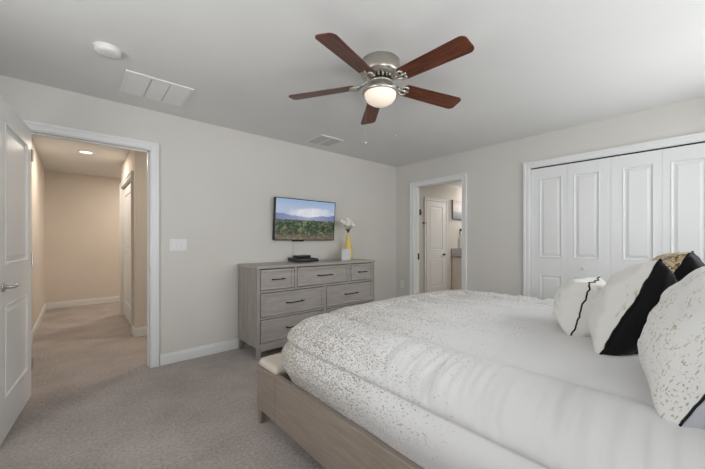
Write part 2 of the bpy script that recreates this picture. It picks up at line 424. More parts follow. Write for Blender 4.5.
# ceiling fittings
sd = thing('smoke_detector', 'round white smoke detector on the ceiling above the bedroom door', 'smoke detector', (0.16, 2.575, ZC))
new_obj('base', lathe(NB(), [(0, 0), (0.075, 0), (0.075, -0.010), (0, -0.010)], 40), M['plastic'], sd, False)
bm = lathe(NB(), [(0.071, -0.009), (0.070, -0.024), (0.063, -0.033), (0.03, -0.036), (0, -0.037)], 40); new_obj('cover', bm, M['plastic'], sd, True)
bm = NB()
for i in range(18):
    t = box(NB(), 0.036, 0.050, -0.0015, 0.0015, -0.0362, -0.033); xform(t, Matrix.Rotation(i*2*PI/18, 4, 'Z')); merge(bm, t)
new_obj('vent_slots', bm, paint('pale_slot', (196, 196, 194), 0.6, 0), sd)
# return air grille in three sections
GX0, GX1, GY0, GY1 = 0.275, 0.735, 2.79, 3.22
rg = thing('return_air_grille', 'white three-section return air grille on the ceiling near the door', 'vent', ((GX0+GX1)/2, (GY0+GY1)/2, ZC))
hx, hy = (GX1-GX0)/2, (GY1-GY0)/2
bm = NB()
for x0, x1, y0, y1 in ((-hx, hx, -hy, -hy+0.022), (-hx, hx, hy-0.022, hy), (-hx, -hx+0.022, -hy+0.022, hy-0.022), (hx-0.022, hx, -hy+0.022, hy-0.022),
                       (-hx/3-0.011, -hx/3+0.011, -hy+0.022, hy-0.022), (hx/3-0.011, hx/3+0.011, -hy+0.022, hy-0.022)):
    box(bm, x0, x1, y0, y1, -0.011, 0, 0.002)
new_obj('frame', bm, M['plastic'], rg)
for i in range(3):
    x0 = -hx+0.022+i*(2*hx-0.022)/3; x1 = x0+(2*hx-0.022)/3-0.022
    bm = NB()
    for j in range(26):
        y = -hy+0.03+j*(2*hy-0.06)/25
        t = box(NB(), x0, x1, -0.0075, 0.0075, -0.001, 0.001); xform(t, Matrix.Translation((0, y, -0.009)) @ Matrix.Rotation(-0.15, 4, 'X')); merge(bm, t)
    box(bm, x0, x1, -hy+0.02, hy-0.02, -0.002, 0)
    new_obj('louver_section', bm, M['plastic'], rg)
# supply vent
VX0, VX1, VY0, VY1 = 2.15, 2.49, 2.99, 3.31
sv = thing('ceiling_vent', 'square grey louvered supply vent on the ceiling above the television', 'vent', ((VX0+VX1)/2, (VY0+VY1)/2, ZC))
hx, hy = (VX1-VX0)/2, (VY1-VY0)/2
M['ventgrey'] = paint('vent_enamel', (188, 188, 186), 0.5, 0.0)
bm = NB()
for x0, x1, y0, y1 in ((-hx, hx, -hy, -hy+0.02), (-hx, hx, hy-0.02, hy), (-hx, -hx+0.02, -hy+0.02, hy-0.02), (hx-0.02, hx, -hy+0.02, hy-0.02), (-0.008, 0.008, -hy+0.02, hy-0.02)):
    box(bm, x0, x1, y0, y1, -0.010, 0, 0.002)
new_obj('frame', bm, M['plastic'], sv)
new_obj('duct_backing', box(NB(), -hx+0.01, hx-0.01, -hy+0.01, hy-0.01, -0.0015, 0), M['stone'], sv)
for s_ in (-1, 1):
    bm = NB()
    for j in range(12):
        y = -hy+0.03+j*(2*hy-0.06)/11
        t = box(NB(), -hx/2+0.012, hx/2-0.012, -0.010, 0.010, -0.0012, 0.0012); xform(t, Matrix.Translation((s_*hx/2, y, -0.007)) @ Matrix.Rotation(-0.45, 4, 'X')); merge(bm, t)
    new_obj('louver_bank', bm, M['ventgrey'], sv)

# hall downlight
def emit(name, col, st):
    g = G(name); g.set(col, 0.5); g.b.inputs['Emission Color'].default_value = col; g.b.inputs['Emission Strength'].default_value = st; return g.m
M['lamp_hall'] = emit('lit_diffuser', (1, 0.87, 0.68, 1), 2.2)
dl = thing('recessed_downlight', 'lit round recessed downlight in the hall ceiling', 'ceiling light', (0.116, 5.76, ZC))
new_obj('trim_ring', lathe(NB(), [(0.068, -0.006), (0.09, -0.008), (0.098, -0.002), (0.098, 0)], 40), M['plastic'], dl, True)
new_obj('diffuser', lathe(NB(), [(0, -0.005), (0.07, -0.005)], 40), M['lamp_hall'], dl)
def spot(name, loc, power, col, r=0.07):
    l = bpy.data.lights.new(name, 'AREA'); l.shape = 'DISK'; l.size = r*2; l.energy = power; l.color = col
    o = bpy.data.objects.new(name, l); COL.objects.link(o); o.location = loc; return o
spot('downlight_beam', (0.116, 5.76, ZC-0.012), 13, WARM)
spot('hall_recess_fill', (1.25, 7.0, ZC-0.012), 17, WARM)  # unseen lamp without a fixture, added to brighten the hall's end wall
spot('hall_side_fill', (1.6, 4.2, ZC-0.012), 14.4, WARM)  # unseen fill lamp for the hall, a light source only
spot('bathroom_light', (6.0, 2.5, ZC-0.02), 14, (1, 0.97, 0.94), 0.2)
vl = bpy.data.lights.new('vanity_light', 'POINT'); vl.energy = 26; vl.shadow_soft_size = 0.08; vl.color = (1, 0.93, 0.86)
vlo = bpy.data.objects.new('vanity_light', vl); COL.objects.link(vlo); vlo.location = (7.35, 3.55, 2.05)

# ------------------------------------------------------------------ ceiling fan
FX, FY = 1.59, 1.518
fan = thing('ceiling_fan', 'flush-mount ceiling fan with five walnut blades and a lit frosted bowl', 'ceiling fan', (FX, FY, ZC))
new_obj('motor_housing', lathe(NB(), [(0, 0), (0.128, 0), (0.133, -0.004), (0.133, -0.024), (0.137, -0.028), (0.137, -0.086), (0.132, -0.098), (0.112, -0.108), (0.086, -0.114), (0, -0.115)], 56), M['nickel'], fan, True)
new_obj('motor_core', lathe(NB(), [(0.062, -0.112), (0.062, -0.146), (0, -0.146)], 40), M['bronze'], fan, True)
bm = NB()
for i in range(20):
    t = box(NB(), 0.058, 0.092, -0.006, 0.006, -0.134, -0.110, 0.003); xform(t, Matrix.Rotation(i*2*PI/20, 4, 'Z')); merge(bm, t)
new_obj('vent_collar', bm, M['nickel'], fan)
new_obj('switch_cup', lathe(NB(), [(0, -0.144), (0.084, -0.144), (0.090, -0.150), (0.086, -0.158), (0.058, -0.162), (0.046, -0.168), (0.044, -0.182), (0.060, -0.192), (0.110, -0.200), (0.124, -0.208), (0.126, -0.220), (0.120, -0.226), (0.100, -0.224), (0, -0.220)], 56), M['nickel'], fan, True)
gb = G('frosted_bowl'); gb.set((0.80, 0.74, 0.66, 1), 0.35)
gb.b.inputs['Emission Color'].default_value = (1.0, 0.80, 0.60, 1)
gb.b.inputs['Emission Strength'].default_value = 0.40
bowl = new_obj('light_bowl', lathe(NB(), [(0.110, -0.222), (0.110, -0.230), (0.105, -0.250), (0.090, -0.272), (0.064, -0.289), (0.033, -0.298), (0, -0.301)], 56), gb.m, fan, True)
def blade_bm():
    bm = NB(); out = []
    L0, L1 = 0.180, 0.668
    n = 16
    def halfw(t): return 0.056+0.012*t
    top = []
    pts = []
    for i in range(n+1):
        t = i/n; pts.append((L0+(L1-L0-0.035)*t, halfw(t)))
    cr = 0.035
    for i in range(1, 9):
        a = i/8*PI/2; pts.append((L1-cr+cr*math.sin(a), halfw(1)-cr+cr*math.cos(a)))
    outline = [(L0, 0.040)]+[(L0+0.014, pts[0][1])]+pts[1:]
    full = outline+[(x, -y) for x, y in outline[::-1]]
    lo = [bm.verts.new((x, y, -0.003)) for x, y in full]; hi = [bm.verts.new((x, y, 0.003)) for x, y in full]
    bm.faces.new(lo[::-1]); bm.faces.new(hi)
    for i in range(len(full)):
        j = (i+1) % len(full); bm.faces.new((lo[i], lo[j], hi[j], hi[i]))
    bmesh.ops.recalc_face_normals(bm, faces=bm.faces[:]); return bm
def iron_bm():
    bm = NB()
    tube(bm, [(0.070, 0, 0.026), (0.10, 0, 0.022), (0.135, 0, 0.004), (0.16, 0, -0.006)], [0.011, 0.010, 0.010, 0.011], 10)
    for s in (-1, 1):       # scrolled fork under the blade root
        tube(bm, [(0.125, 0, 0.006), (0.150, s*0.022, -0.004), (0.178, s*0.038, -0.007), (0.205, s*0.036, -0.007), (0.213, s*0.024, -0.007), (0.200, s*0.016, -0.007)], [0.007, 0.008, 0.008, 0.008, 0.007, 0.005], 8)
    tube(bm, [(0.155, 0, -0.006), (0.225, 0, -0.007)], [0.010, 0.007], 8)
    for x, y in ((0.19, 0.036), (0.19, -0.036), (0.222, 0)): cyl(bm, (x, y, -0.013), (x, y, 0.004), 0.006, 10)
    return bm
bme = None
for i in range(5):
    a = math.radians(197.5+72*i)
    if i == 0:
        bl = new_obj('blade', blade_bm(), M['blade'], fan); ir = new_obj('blade_iron', iron_bm(), M['nickel'], bl, True)
        me0, me1 = bl.data, ir.data
    else:
        bl = bl0.copy(); COL.objects.link(bl); bl.parent = fan
        ir = ir0.copy(); COL.objects.link(ir); ir.parent = bl
    if i == 0: bl0, ir0 = bl, ir
    bl.matrix_local = Matrix.Translation((0, 0, -0.152)) @ Matrix.Rotation(a, 4, 'Z') @ Matrix.Rotation(math.radians(2.4), 4, 'Y') @ Matrix.Rotation(math.radians(-12), 4, 'X')
for px, py, ln, nm in ((0.078, -0.068, 0.285, 0.020), (-0.074, 0.068, 0.335, 0.016)):
    ch = NB()
    for j in range(int(ln/0.006)):
        t = NB(); bmesh.ops.create_icosphere(t, subdivisions=1, radius=0.0016); xform(t, Matrix.Translation((px, py, -0.21-j*0.006))); merge(ch, t)
    c_ = new_obj('pull_chain', ch, M['nickel'], fan)
    new_obj('pull_knob', lathe(NB(), [(0, 0.012), (0.003, 0.010), (0.006, -0.004), (0.005, -0.012), (0, -0.014)], 16, (px, py), -0.21-ln-0.008), M['nickel'], c_, True)

# ------------------------------------------------------------------ dresser
X0, X1, Y0, Y1, HT = 1.368, 3.022, 2.99, 3.495, 0.945
dr = thing('dresser', 'grey-washed wooden seven-drawer dresser against the wall under the television', 'dresser', (0, 0, 0))
bm = NB()
box(bm, X0, X0+0.03, Y0+0.006, Y1, 0.115, HT-0.022, 0.003); box(bm, X1-0.03, X1, Y0+0.006, Y1, 0.115, HT-0.022, 0.003)
box(bm, X0+0.03, X1-0.03, Y1-0.02, Y1, 0.115, HT-0.022)
new_obj('carcass', bm, M['grey_wood_v'], dr)
new_obj('top', box(NB(), X0-0.006, X1+0.006, Y0-0.006, Y1+0.004, HT-0.024, HT, 0.004), M['grey_wood'], dr)
bm = NB()
FA, FB = X0+0.028, X1-0.028
for z0, z1 in ((0.115, 0.160), (0.402, 0.418), (0.672, 0.692), (0.915, HT-0.022)):
    box(bm, FA, FB, Y0+0.005, Y0+0.03, z0, z1, 0.002)
for z0, z1, xs_ in ((0.692, 0.915, (1.807, 2.586)), (0.418, 0.672, (2.203,)), (0.160, 0.402, (2.203,))):
    for x in xs_: box(bm, x-0.014, x+0.014, Y0+0.002, Y0+0.03, z0, z1, 0.002)
new_obj('front_frame', bm, M['grey_wood'], dr)
new_obj('drawer_gap_shade', box(NB(), FA, FB, Y0+0.03, Y0+0.04, 0.11, HT-0.03), M['gap'], dr)  # black sheet standing in for the shade in the drawer gaps
new_obj('apron', box(NB(), X0+0.05, X1-0.05, Y0+0.012, Y0+0.03, 0.080, 0.115, 0.002), M['grey_wood'], dr)
def leg_bm(x, y, sx, sy):
    bm = NB()
    t = box(NB(), -0.024, 0.024, -0.024, 0.024, 0, 0.115)
    for v in t.verts:
        if v.co.z < 0.05: v.co.x = v.co.x*0.62+sx*0.022; v.co.y = v.co.y*0.62+sy*0.012
    bmesh.ops.bevel(t, geom=t.edges[:], offset=0.003, segments=2, affect='EDGES')
    xform(t, Matrix.Translation((x, y, 0))); merge(bm, t); return bm
for x, y, sx, sy in ((X0+0.026, Y0+0.03, -0.6, -1), (X1-0.026, Y0+0.03, 0.6, -1), (X0+0.026, Y1-0.03, -0.6, 0), (X1-0.026, Y1-0.03, 0.6, 0)):
    new_obj('leg', leg_bm(x, y, sx, sy), M['grey_wood_v'], dr)
def drawer(x0, x1, z0, z1, hl):
    g = 0.008; x0 += g; x1 -= g; z0 += g; z1 -= g
    bm = NB(); f = 0.026
    box(bm, x0, x1, Y0+0.014, Y0+0.026, z0, z1, 0.001)
    for a, b_, c, d in ((x0, x1, z0, z0+f), (x0, x1, z1-f, z1), (x0, x0+f, z0+f, z1-f), (x1-f, x1, z0+f, z1-f)):
        box(bm, a, b_, Y0-0.002, Y0+0.016, c, d, 0.003)
    d_ = new_obj('drawer', bm, M['grey_wood'], dr)
    xc, zc = (x0+x1)/2, (z0+z1)/2
    hb = NB(); tube(hb, [(xc-hl/2, Y0-0.022, zc), (xc, Y0-0.026, zc), (xc+hl/2, Y0-0.022, zc)], 0.0055, 10)
    for s in (-1, 1): cyl(hb, (xc+s*(hl/2-0.014), Y0+0.016, zc), (xc+s*(hl/2-0.014), Y0-0.024, zc), 0.0065, 10)
    new_obj('drawer_handle', hb, M['bronze'], d_, True)
for a in ((FA, 1.793, 0.692, 0.915, 0.145), (1.821, 2.572, 0.692, 0.915, 0.215), (2.600, FB, 0.692, 0.915, 0.145),
          (FA, 2.189, 0.418, 0.672, 0.215), (2.217, FB, 0.418, 0.672, 0.215), (FA, 2.189, 0.160, 0.402, 0.215), (2.217, FB, 0.160, 0.402, 0.215)):
    drawer(*a)

# ------------------------------------------------------------------ television
tv = thing('television', 'wall-mounted flat television showing a forest and mountain landscape', 'television', (2.240, 3.44, 1.468))
tv.rotation_euler = (math.radians(4.5), 0, 0)
TW, THt = 0.905, 0.520
new_obj('casing', box(NB(), -TW/2, TW/2, 0.0, 0.042, -THt/2, THt/2, 0.004), M['black'], tv)
bm = NB()
for a, b_, c, d in ((-TW/2, TW/2, -THt/2, -THt/2+0.010), (-TW/2, TW/2, THt/2-0.010, THt/2), (-TW/2, -TW/2+0.010, -THt/2, THt/2), (TW/2-0.010, TW/2, -THt/2, THt/2)):
    box(bm, a, b_, -0.006, 0.002, c, d, 0.0015)
new_obj('bezel', bm, M['black'], tv)
def screen_mat():
    g = G('screen_picture'); tc = g.n('ShaderNodeTexCoord'); sp = g.n('ShaderNodeSeparateXYZ'); g.l(tc.outputs['Object'], sp.inputs[0])
    x = g.math('DIVIDE', sp.outputs[0], TW); z = g.math('ADD', g.math('DIVIDE', sp.outputs[2], THt), 0.5)     # x -.5..5, z 0..1
    v = tc.outputs['Object']
    cl = g.noise(g.obj((2.4, 1, 6)), 3, 4)
    # sky: blue at the top, bright cloud bank above the middle of the horizon
    dx = g.math('MULTIPLY', g.math('SUBTRACT', x, 0.08), 2.4); dz = g.math('MULTIPLY', g.math('SUBTRACT', z, 0.66), 6.0)
    d2 = g.math('ADD', g.math('MULTIPLY', dx, dx), g.math('MULTIPLY', dz, dz))
    glow = g.math('ADD', g.math('SUBTRACT', 1.0, d2), g.math('MULTIPLY', g.math('SUBTRACT', cl, 0.5), 2.0), True)
    sky = g.mix(glow, g.ramp(z, [(0.55, srgb(186, 192, 214)), (0.8, srgb(172, 188, 214)), (1.0, srgb(146, 176, 212))]), srgb(232, 232, 236))
    # mountains
    ridge = g.math('ADD', g.math('ADD', g.math('MULTIPLY', g.math('ABSOLUTE', x), 0.16), 0.50), g.math('MULTIPLY', g.noise(g.obj((1, 0, 0)), 7, 4), 0.13))
    mt = g.math('LESS_THAN', z, ridge)
    c = g.mix(mt, sky, g.ramp(g.math('ABSOLUTE', x), [(0, srgb(160, 168, 196)), (0.5, srgb(112, 124, 168))]))
    # forest
    fn = g.noise(g.obj((1, 1, 1.6)), 17, 4, 0.65); f2 = g.noise(g.obj((1, 1, 2)), 6, 2)
    fc = g.ramp(g.math('ADD', g.math('MULTIPLY', fn, 0.7), g.math('MULTIPLY', f2, 0.3)), [(0.38, srgb(16, 28, 18)), (0.48, srgb(50, 68, 42)), (0.57, srgb(98, 112, 80)), (0.66, srgb(158, 136, 118))])
    edge = g.math('ADD', 0.45, g.math('MULTIPLY', g.noise(g.obj((1, 0, 0)), 16, 3), 0.09))
    c = g.mix(g.math('LESS_THAN', z, edge), c, fc)
    low = g.math('MULTIPLY', g.math('SUBTRACT', 0.22, z), 3.0, True)
    c = g.mix(g.math('MULTIPLY', low, g.noise(g.obj((1, 1, 2)), 9, 3)), c, srgb(186, 150, 136))
    g.set((0.01, 0.01, 0.01, 1), 0.25); g.l(c, g.b.inputs['Emission Color']); g.b.inputs['Emission Strength'].default_value = 0.85
    return g.m
new_obj('screen', box(NB(), -TW/2+0.009, TW/2-0.009, -0.0035, 0.001, -THt/2+0.009, THt/2-0.009), screen_mat(), tv)
bm = NB(); box(bm, -0.14, 0.14, 0.03, 0.045, -0.10, 0.16, 0.003)
t = box(NB(), -0.05, 0.05, 0.04, 0.062, -0.08, 0.08); merge(bm, t); new_obj('wall_bracket', bm, M['bronze'], tv)
new_obj('sensor_strip', box(NB(), -0.19, -0.03, 0.004, 0.03, -THt/2-0.014, -THt/2, 0.003), M['black'], tv)
# boxes on the dresser
cb = thing('cable_box', 'flat black cable box on the dresser under the television', 'cable box', (2.125, 3.32, HT))
new_obj('case', box(NB(), -0.165, 0.085, -0.11, 0.11, 0.006, 0.052, 0.005), M['black'], cb)
new_obj('front_strip', box(NB(), -0.155, 0.075, -0.114, -0.10, 0.016, 0.042, 0.002), paint('dark_gloss_strip', (58, 58, 64), 0.15, 0, spec=0.6), cb)
for x in (-0.13, 0.055):
    for y in (-0.08, 0.08): new_obj('foot', cyl(NB(), (x, y, 0), (x, y, 0.008), 0.012, 12), M['black'], cb)
rt = thing('streaming_box', 'thin black streaming box lying on top of the cable box', 'streaming box', (2.09, 3.33, HT+0.052))
new_obj('case', box(NB(), -0.085, 0.095, -0.07, 0.07, 0.002, 0.026, 0.006), M['black'], rt)
new_obj('lid', box(NB(), -0.08, 0.09, -0.065, 0.065, 0.024, 0.029, 0.002), paint('satin_black', (40, 40, 42), 0.25, 0, spec=0.6), rt)
rc = thing('dark_puck', 'small dark puck on the dresser right of the cable box', 'remote sensor', (2.275, 3.29, HT))
new_obj('case', lathe(NB(), [(0, 0), (0.034, 0), (0.037, 0.004), (0.036, 0.03), (0.030, 0.036), (0, 0.037)], 28), M['black'], rc, True)
new_obj('top_disc', lathe(NB(), [(0.026, 0.036), (0.024, 0.039), (0, 0.039)], 28), M['bronze'], rc)
cd = tag(new_obj('hanging_cable', tube(NB(), [(2.075, 3.492, 1.25), (2.073, 3.498, 1.20), (2.078, 3.498, 1.10), (2.072, 3.495, 1.0), (2.08, 3.45, HT+0.004)], 0.0045, 8), M['plastic'], None, True),
         'thin white cable hanging down the wall from the television to the dresser', 'cable')
# vase with white flowers, little white frame
va = thing('vase', 'slender yellow vase on the right end of the dresser', 'vase', (2.845, 3.33, HT))
new_obj('body', lathe(NB(), [(0, 0), (0.060, 0), (0.066, 0.008), (0.066, 0.06), (0.058, 0.14), (0.043, 0.22), (0.028, 0.29), (0.018, 0.345), (0.016, 0.362), (0.019, 0.370), (0.014, 0.370), (0.012, 0.345), (0, 0.33)], 36), M['yellow'], va, True)
fl = thing('flower_bouquet', 'loose white flowers on green stems standing in the yellow vase', 'flowers', (2.845, 3.33, HT+0.345))
heads = [(0.0, -0.01, 0.185, 0.034), (0.045, 0.01, 0.165, 0.030), (-0.05, 0.0, 0.155, 0.030), (-0.02, -0.035, 0.13, 0.028), (0.035, -0.035, 0.125, 0.026), (0.015, 0.035, 0.21, 0.026), (-0.075, 0.02, 0.185, 0.024), (0.075, -0.005, 0.125, 0.022)]
for hx_, hy_, hz_, r_ in heads:
    hx_ *= 1.35; hz_ = hz_*0.85+0.022; r_ *= 1.25
    st = new_obj('stem', tube(NB(), [(0, 0, 0), (hx_*0.3, hy_*0.3, hz_*0.5), (hx_, hy_, hz_-0.005)], 0.0022, 6), M['stem'], fl, True)
    bm = NB()
    for q in range(16):
        a = q*2.39996; el = math.acos(1-1.5*(q+0.5)/16)
        d = Vector((math.cos(a)*math.sin(el), math.sin(a)*math.sin(el), math.cos(el)))
        t = NB(); bmesh.ops.create_uvsphere(t, u_segments=8, v_segments=6, radius=1)
        xform(t, Matrix.Translation(Vector((hx_, hy_, hz_))+d*r_*0.62) @ d.to_track_quat('Z', 'Y').to_matrix().to_4x4() @ Matrix.Diagonal((r_*0.50, r_*0.50, r_*0.24, 1))); merge(bm, t)
    new_obj('blossom', bm, M['petal'], st, True)
bm = NB()
for q in range(7):
    a = q*0.9+0.3; t = NB(); bmesh.ops.create_uvsphere(t, u_segments=8, v_segments=6, radius=1)
    xform(t, Matrix.Translation((math.cos(a)*0.020, math.sin(a)*0.020, 0.045+0.005*q)) @ Matrix.Rotation(a, 4, 'Z') @ Matrix.Rotation(-0.7, 4, 'Y') @ Matrix.Diagonal((0.028, 0.010, 0.003, 1))); merge(bm, t)
new_obj('leaves', bm, M['stem'], fl, True)
pf = thing('picture_frame', 'small white frame standing in front of the yellow vase', 'picture frame', (2.715, 3.22, HT))
bm = NB(); fw, fh = 0.085, 0.150
for a, b_, c, d in ((-fw, fw, 0, 0.014), (-fw, fw, fh-0.014, fh), (-fw, -fw+0.014, 0, fh), (fw-0.014, fw, 0, fh)): box(bm, a, b_, -0.009, 0.009, c, d, 0.002)
new_obj('frame', bm, M['plastic'], pf)
new_obj('card', box(NB(), -fw+0.012, fw-0.012, -0.003, 0.004, 0.012, fh-0.012), paint('pale_card', (220, 220, 222), 0.5, 0.0, var=0.05), pf)
new_obj('easel_back', box(NB(), -0.02, 0.02, 0.006, 0.03, 0, 0.06, 0.002), M['plastic'], pf)
pf.rotation_euler = (0, 0, 0.18)

# ------------------------------------------------------------------ bathroom things
vn = thing('bathroom_vanity', 'cream vanity with grey stone top seen through the bathroom doorway', 'vanity', (6.40, 3.35, 0))
new_obj('cabinet', box(NB(), 0, 1.5, 0.02, 0.53, 0.10, 0.83, 0.003), M['tan'], vn)
new_obj('toe_kick', box(NB(), 0.02, 1.48, 0.08, 0.53, 0, 0.10), M['tan'], vn)
new_obj('countertop', box(NB(), -0.02, 1.52, -0.01, 0.545, 0.83, 0.865, 0.004), M['stone'], vn)
new_obj('backsplash', box(NB(), -0.02, 1.52, 0.525, 0.545, 0.865, 1.03, 0.003), M['stone'], vn)
for i in range(3):
    dd = new_obj('door', box(NB(), 0.02+i*0.49, 0.50+i*0.49, 0.0, 0.02, 0.14, 0.80, 0.003), M['tan'], vn)
    new_obj('door_knob', cyl(NB(), (0.45+i*0.49, 0.0, 0.72), (0.45+i*0.49, -0.022, 0.72), 0.010, 12), M['bronze'], dd)
cv = thing('wall_canvas', 'canvas print with a blue lower band on the bathroom wall', 'picture', (6.69, BYW, 1.915))
def canvas_mat():
    g = G('canvas_print'); tc = g.n('ShaderNodeTexCoord'); sp = g.n('ShaderNodeSeparateXYZ'); g.l(tc.outputs['Object'], sp.inputs[0])
    z = g.math('ADD', sp.outputs[2], g.math('MULTIPLY', g.math('SUBTRACT', g.noise(g.obj((1, 1, 1)), 9, 4), 0.5), 0.10))
    g.set(g.ramp(g.math('ADD', g.math('MULTIPLY', z, 2.2), 0.5), [(0.06, srgb(118, 132, 142)), (0.36, srgb(158, 168, 174)), (0.42, srgb(206, 204, 202)), (0.65, srgb(218, 214, 212)), (0.9, srgb(200, 192, 190))]), 0.7); return g.m
new_obj('print', box(NB(), -0.276, 0.306, -0.042, -0.035, -0.213, 0.213, 0.001), canvas_mat(), cv)
new_obj('stretcher', box(NB(), -0.275, 0.305, -0.036, 0, -0.212, 0.212, 0.002), paint('dark_canvas_edge', (124, 119, 117), 0.7, 0), cv)
tr = thing('towel_ring', 'dark towel ring above the bathroom counter', 'towel ring', (6.79, BYW, 1.46))
new_obj('rosette', lathe(NB(), [(0, 0.035), (0.028, 0.034), (0.032, 0.0)], 24), M['black'], tr, True).matrix_local = Matrix.Rotation(PI/2, 4, 'X')
new_obj('ring', tube(NB(), [(0.075*math.cos(a), -0.028, -0.08+0.075*math.sin(a)) for a in [i*2*PI/28 for i in range(28)]], 0.005, 8, True), M['black'], tr, True)
tw = NB()
grid = [[tw.verts.new((-0.07+0.14*i/8+0.004*math.sin(j), -0.04-0.008*math.sin(i*1.6)*(j/8), 0-0.30*j/8)) for i in range(9)] for j in range(9)]
for j in range(8):
    for i in range(8): tw.faces.new((grid[j][i], grid[j][i+1], grid[j+1][i+1], grid[j+1][i]))
bmesh.ops.solidify(tw, geom=tw.faces[:], thickness=0.012)
to = new_obj('hand_towel', tw, M['towel'], None, True); to.location = (6.79, BYW+0.008, 1.33)
tag(to, 'white hand towel hanging from the dark ring in the bathroom', 'towel')
hk = thing('wall_hook', 'small dark hook on the bathroom wall left of the white door', 'hook', (5.235, BYW, 1.78))
new_obj('plate', box(NB(), -0.035, 0.035, -0.010, 0, -0.06, 0.06, 0.003), M['bronze'], hk)
new_obj('prong', tube(NB(), [(0, -0.008, -0.01), (0, -0.04, -0.025), (0, -0.05, 0.0)], 0.007, 8), M['bronze'], hk, True)
ck = thing('towel_peg', 'small copper towel peg below the dark hook on the bathroom wall', 'peg', (5.375, BYW, 1.57))
new_obj('plate', box(NB(), -0.05, 0.05, -0.012, 0, -0.02, 0.02, 0.003), M['copper'], ck)
new_obj('prong', tube(NB(), [(0, -0.01, 0), (0, -0.045, -0.004), (0, -0.055, 0.012)], 0.007, 8), M['copper'], ck, True)

# ------------------------------------------------------------------ bed
BX0, BX1, BF, BH = 0.912, 2.965, 2.0, -0.36
bed = thing('bed', 'grey-brown wooden king bed frame with a bench footboard', 'bed', ((BX0+BX1)/2, (BF+BH)/2, 0))
bl = bed.location.copy()
def bpart(name, bm, mat, smooth=False):
    o = new_obj(name, bm, mat, bed, smooth); o.matrix_parent_inverse = Matrix.Translation(-bl); return o
SB = 1.752                                     # joint between side rail and bench
for xa, xb in ((BX0, BX0+0.03), (BX1-0.03, BX1)):
    r_ = NB(); box(r_, xa, xb, BH, SB-0.002, 0.095, 0.385, 0.003)
    bpart('side_rail', r_, M['bed_wood'])
bpart('bench_box', box(NB(), BX0, BX1, SB+0.001, BF, 0.095, 0.372, 0.004), M['bed_wood'])
bm = NB(); t = box(NB(), BX0+0.004, BX1-0.004, SB+0.002, BF-0.002, 0.366, 0.424, 0.028, 5); merge(bm, t)
bpart('bench_cushion', bm, M['bench'], True)
def bleg(x, y, sx, sy):
    t = box(NB(), -0.028, 0.028, -0.028, 0.028, 0, 0.10)
    for v in t.verts:
        if v.co.z < 0.05: v.co.x = v.co.x*0.6+sx*0.012; v.co.y = v.co.y*0.6+sy*0.004
    bmesh.ops.bevel(t, geom=t.edges[:], offset=0.003, segments=2, affect='EDGES'); xform(t, Matrix.Translation((x, y, 0))); return t
for x, y, sx, sy in ((BX0+0.03, BF-0.032, -1, 1), (BX1-0.03, BF-0.032, 1, 1), (BX0+0.03, BH+0.03, -1, -1), (BX1-0.03, BH+0.03, 1, -1)):
    bpart('leg', bleg(x, y, sx, sy), M['bed_wood'])
bpart('platform', box(NB(), BX0+0.03, BX1-0.03, BH+0.02, SB, 0.20, 0.30), M['bed_wood'])
bm = NB(); box(bm, BX0, BX1, BH-0.05, BH, 0.095, 1.22, 0.006)
for i in range(3): box(bm, BX0+0.06+i*0.655, BX0+0.06+i*0.655+0.62, BH-0.004, BH+0.012, 0.45, 1.16, 0.006)
bpart('headboard', bm, M['bed_wood'])

# comforter: flat rounded rectangle falling over three sides, with a puffed profile
def catmull(P, t):
    n = len(P)-1; x = min(max(t, 0), 0.99999)*n; i = int(x); f = x-i
    p0, p1, p2, p3 = P[max(i-1, 0)], P[i], P[i+1], P[min(i+2, n)]
    return tuple(0.5*((2*b)+(-a+c)*f+(2*a-5*b+4*c-d)*f*f+(-a+3*b-3*c+d)*f*f*f) for a, b, c, d in zip(p0, p1, p2, p3))
CXL, CXR, CYF, CYH = 0.905, 2.965, 1.795, -0.335
R_ = 0.335
PROF = [(0.0, 0.722), (0.012, 0.731), (0.05, 0.744), (0.11, 0.745), (0.18, 0.731), (0.24, 0.706), (0.285, 0.672), (0.310, 0.640), (0.317, 0.618), (0.308, 0.604),
        (0.316, 0.592), (0.338, 0.560), (0.346, 0.52), (0.338, 0.47), (0.318, 0.43), (0.300, 0.396), (0.288, 0.36), (0.284, 0.312)]
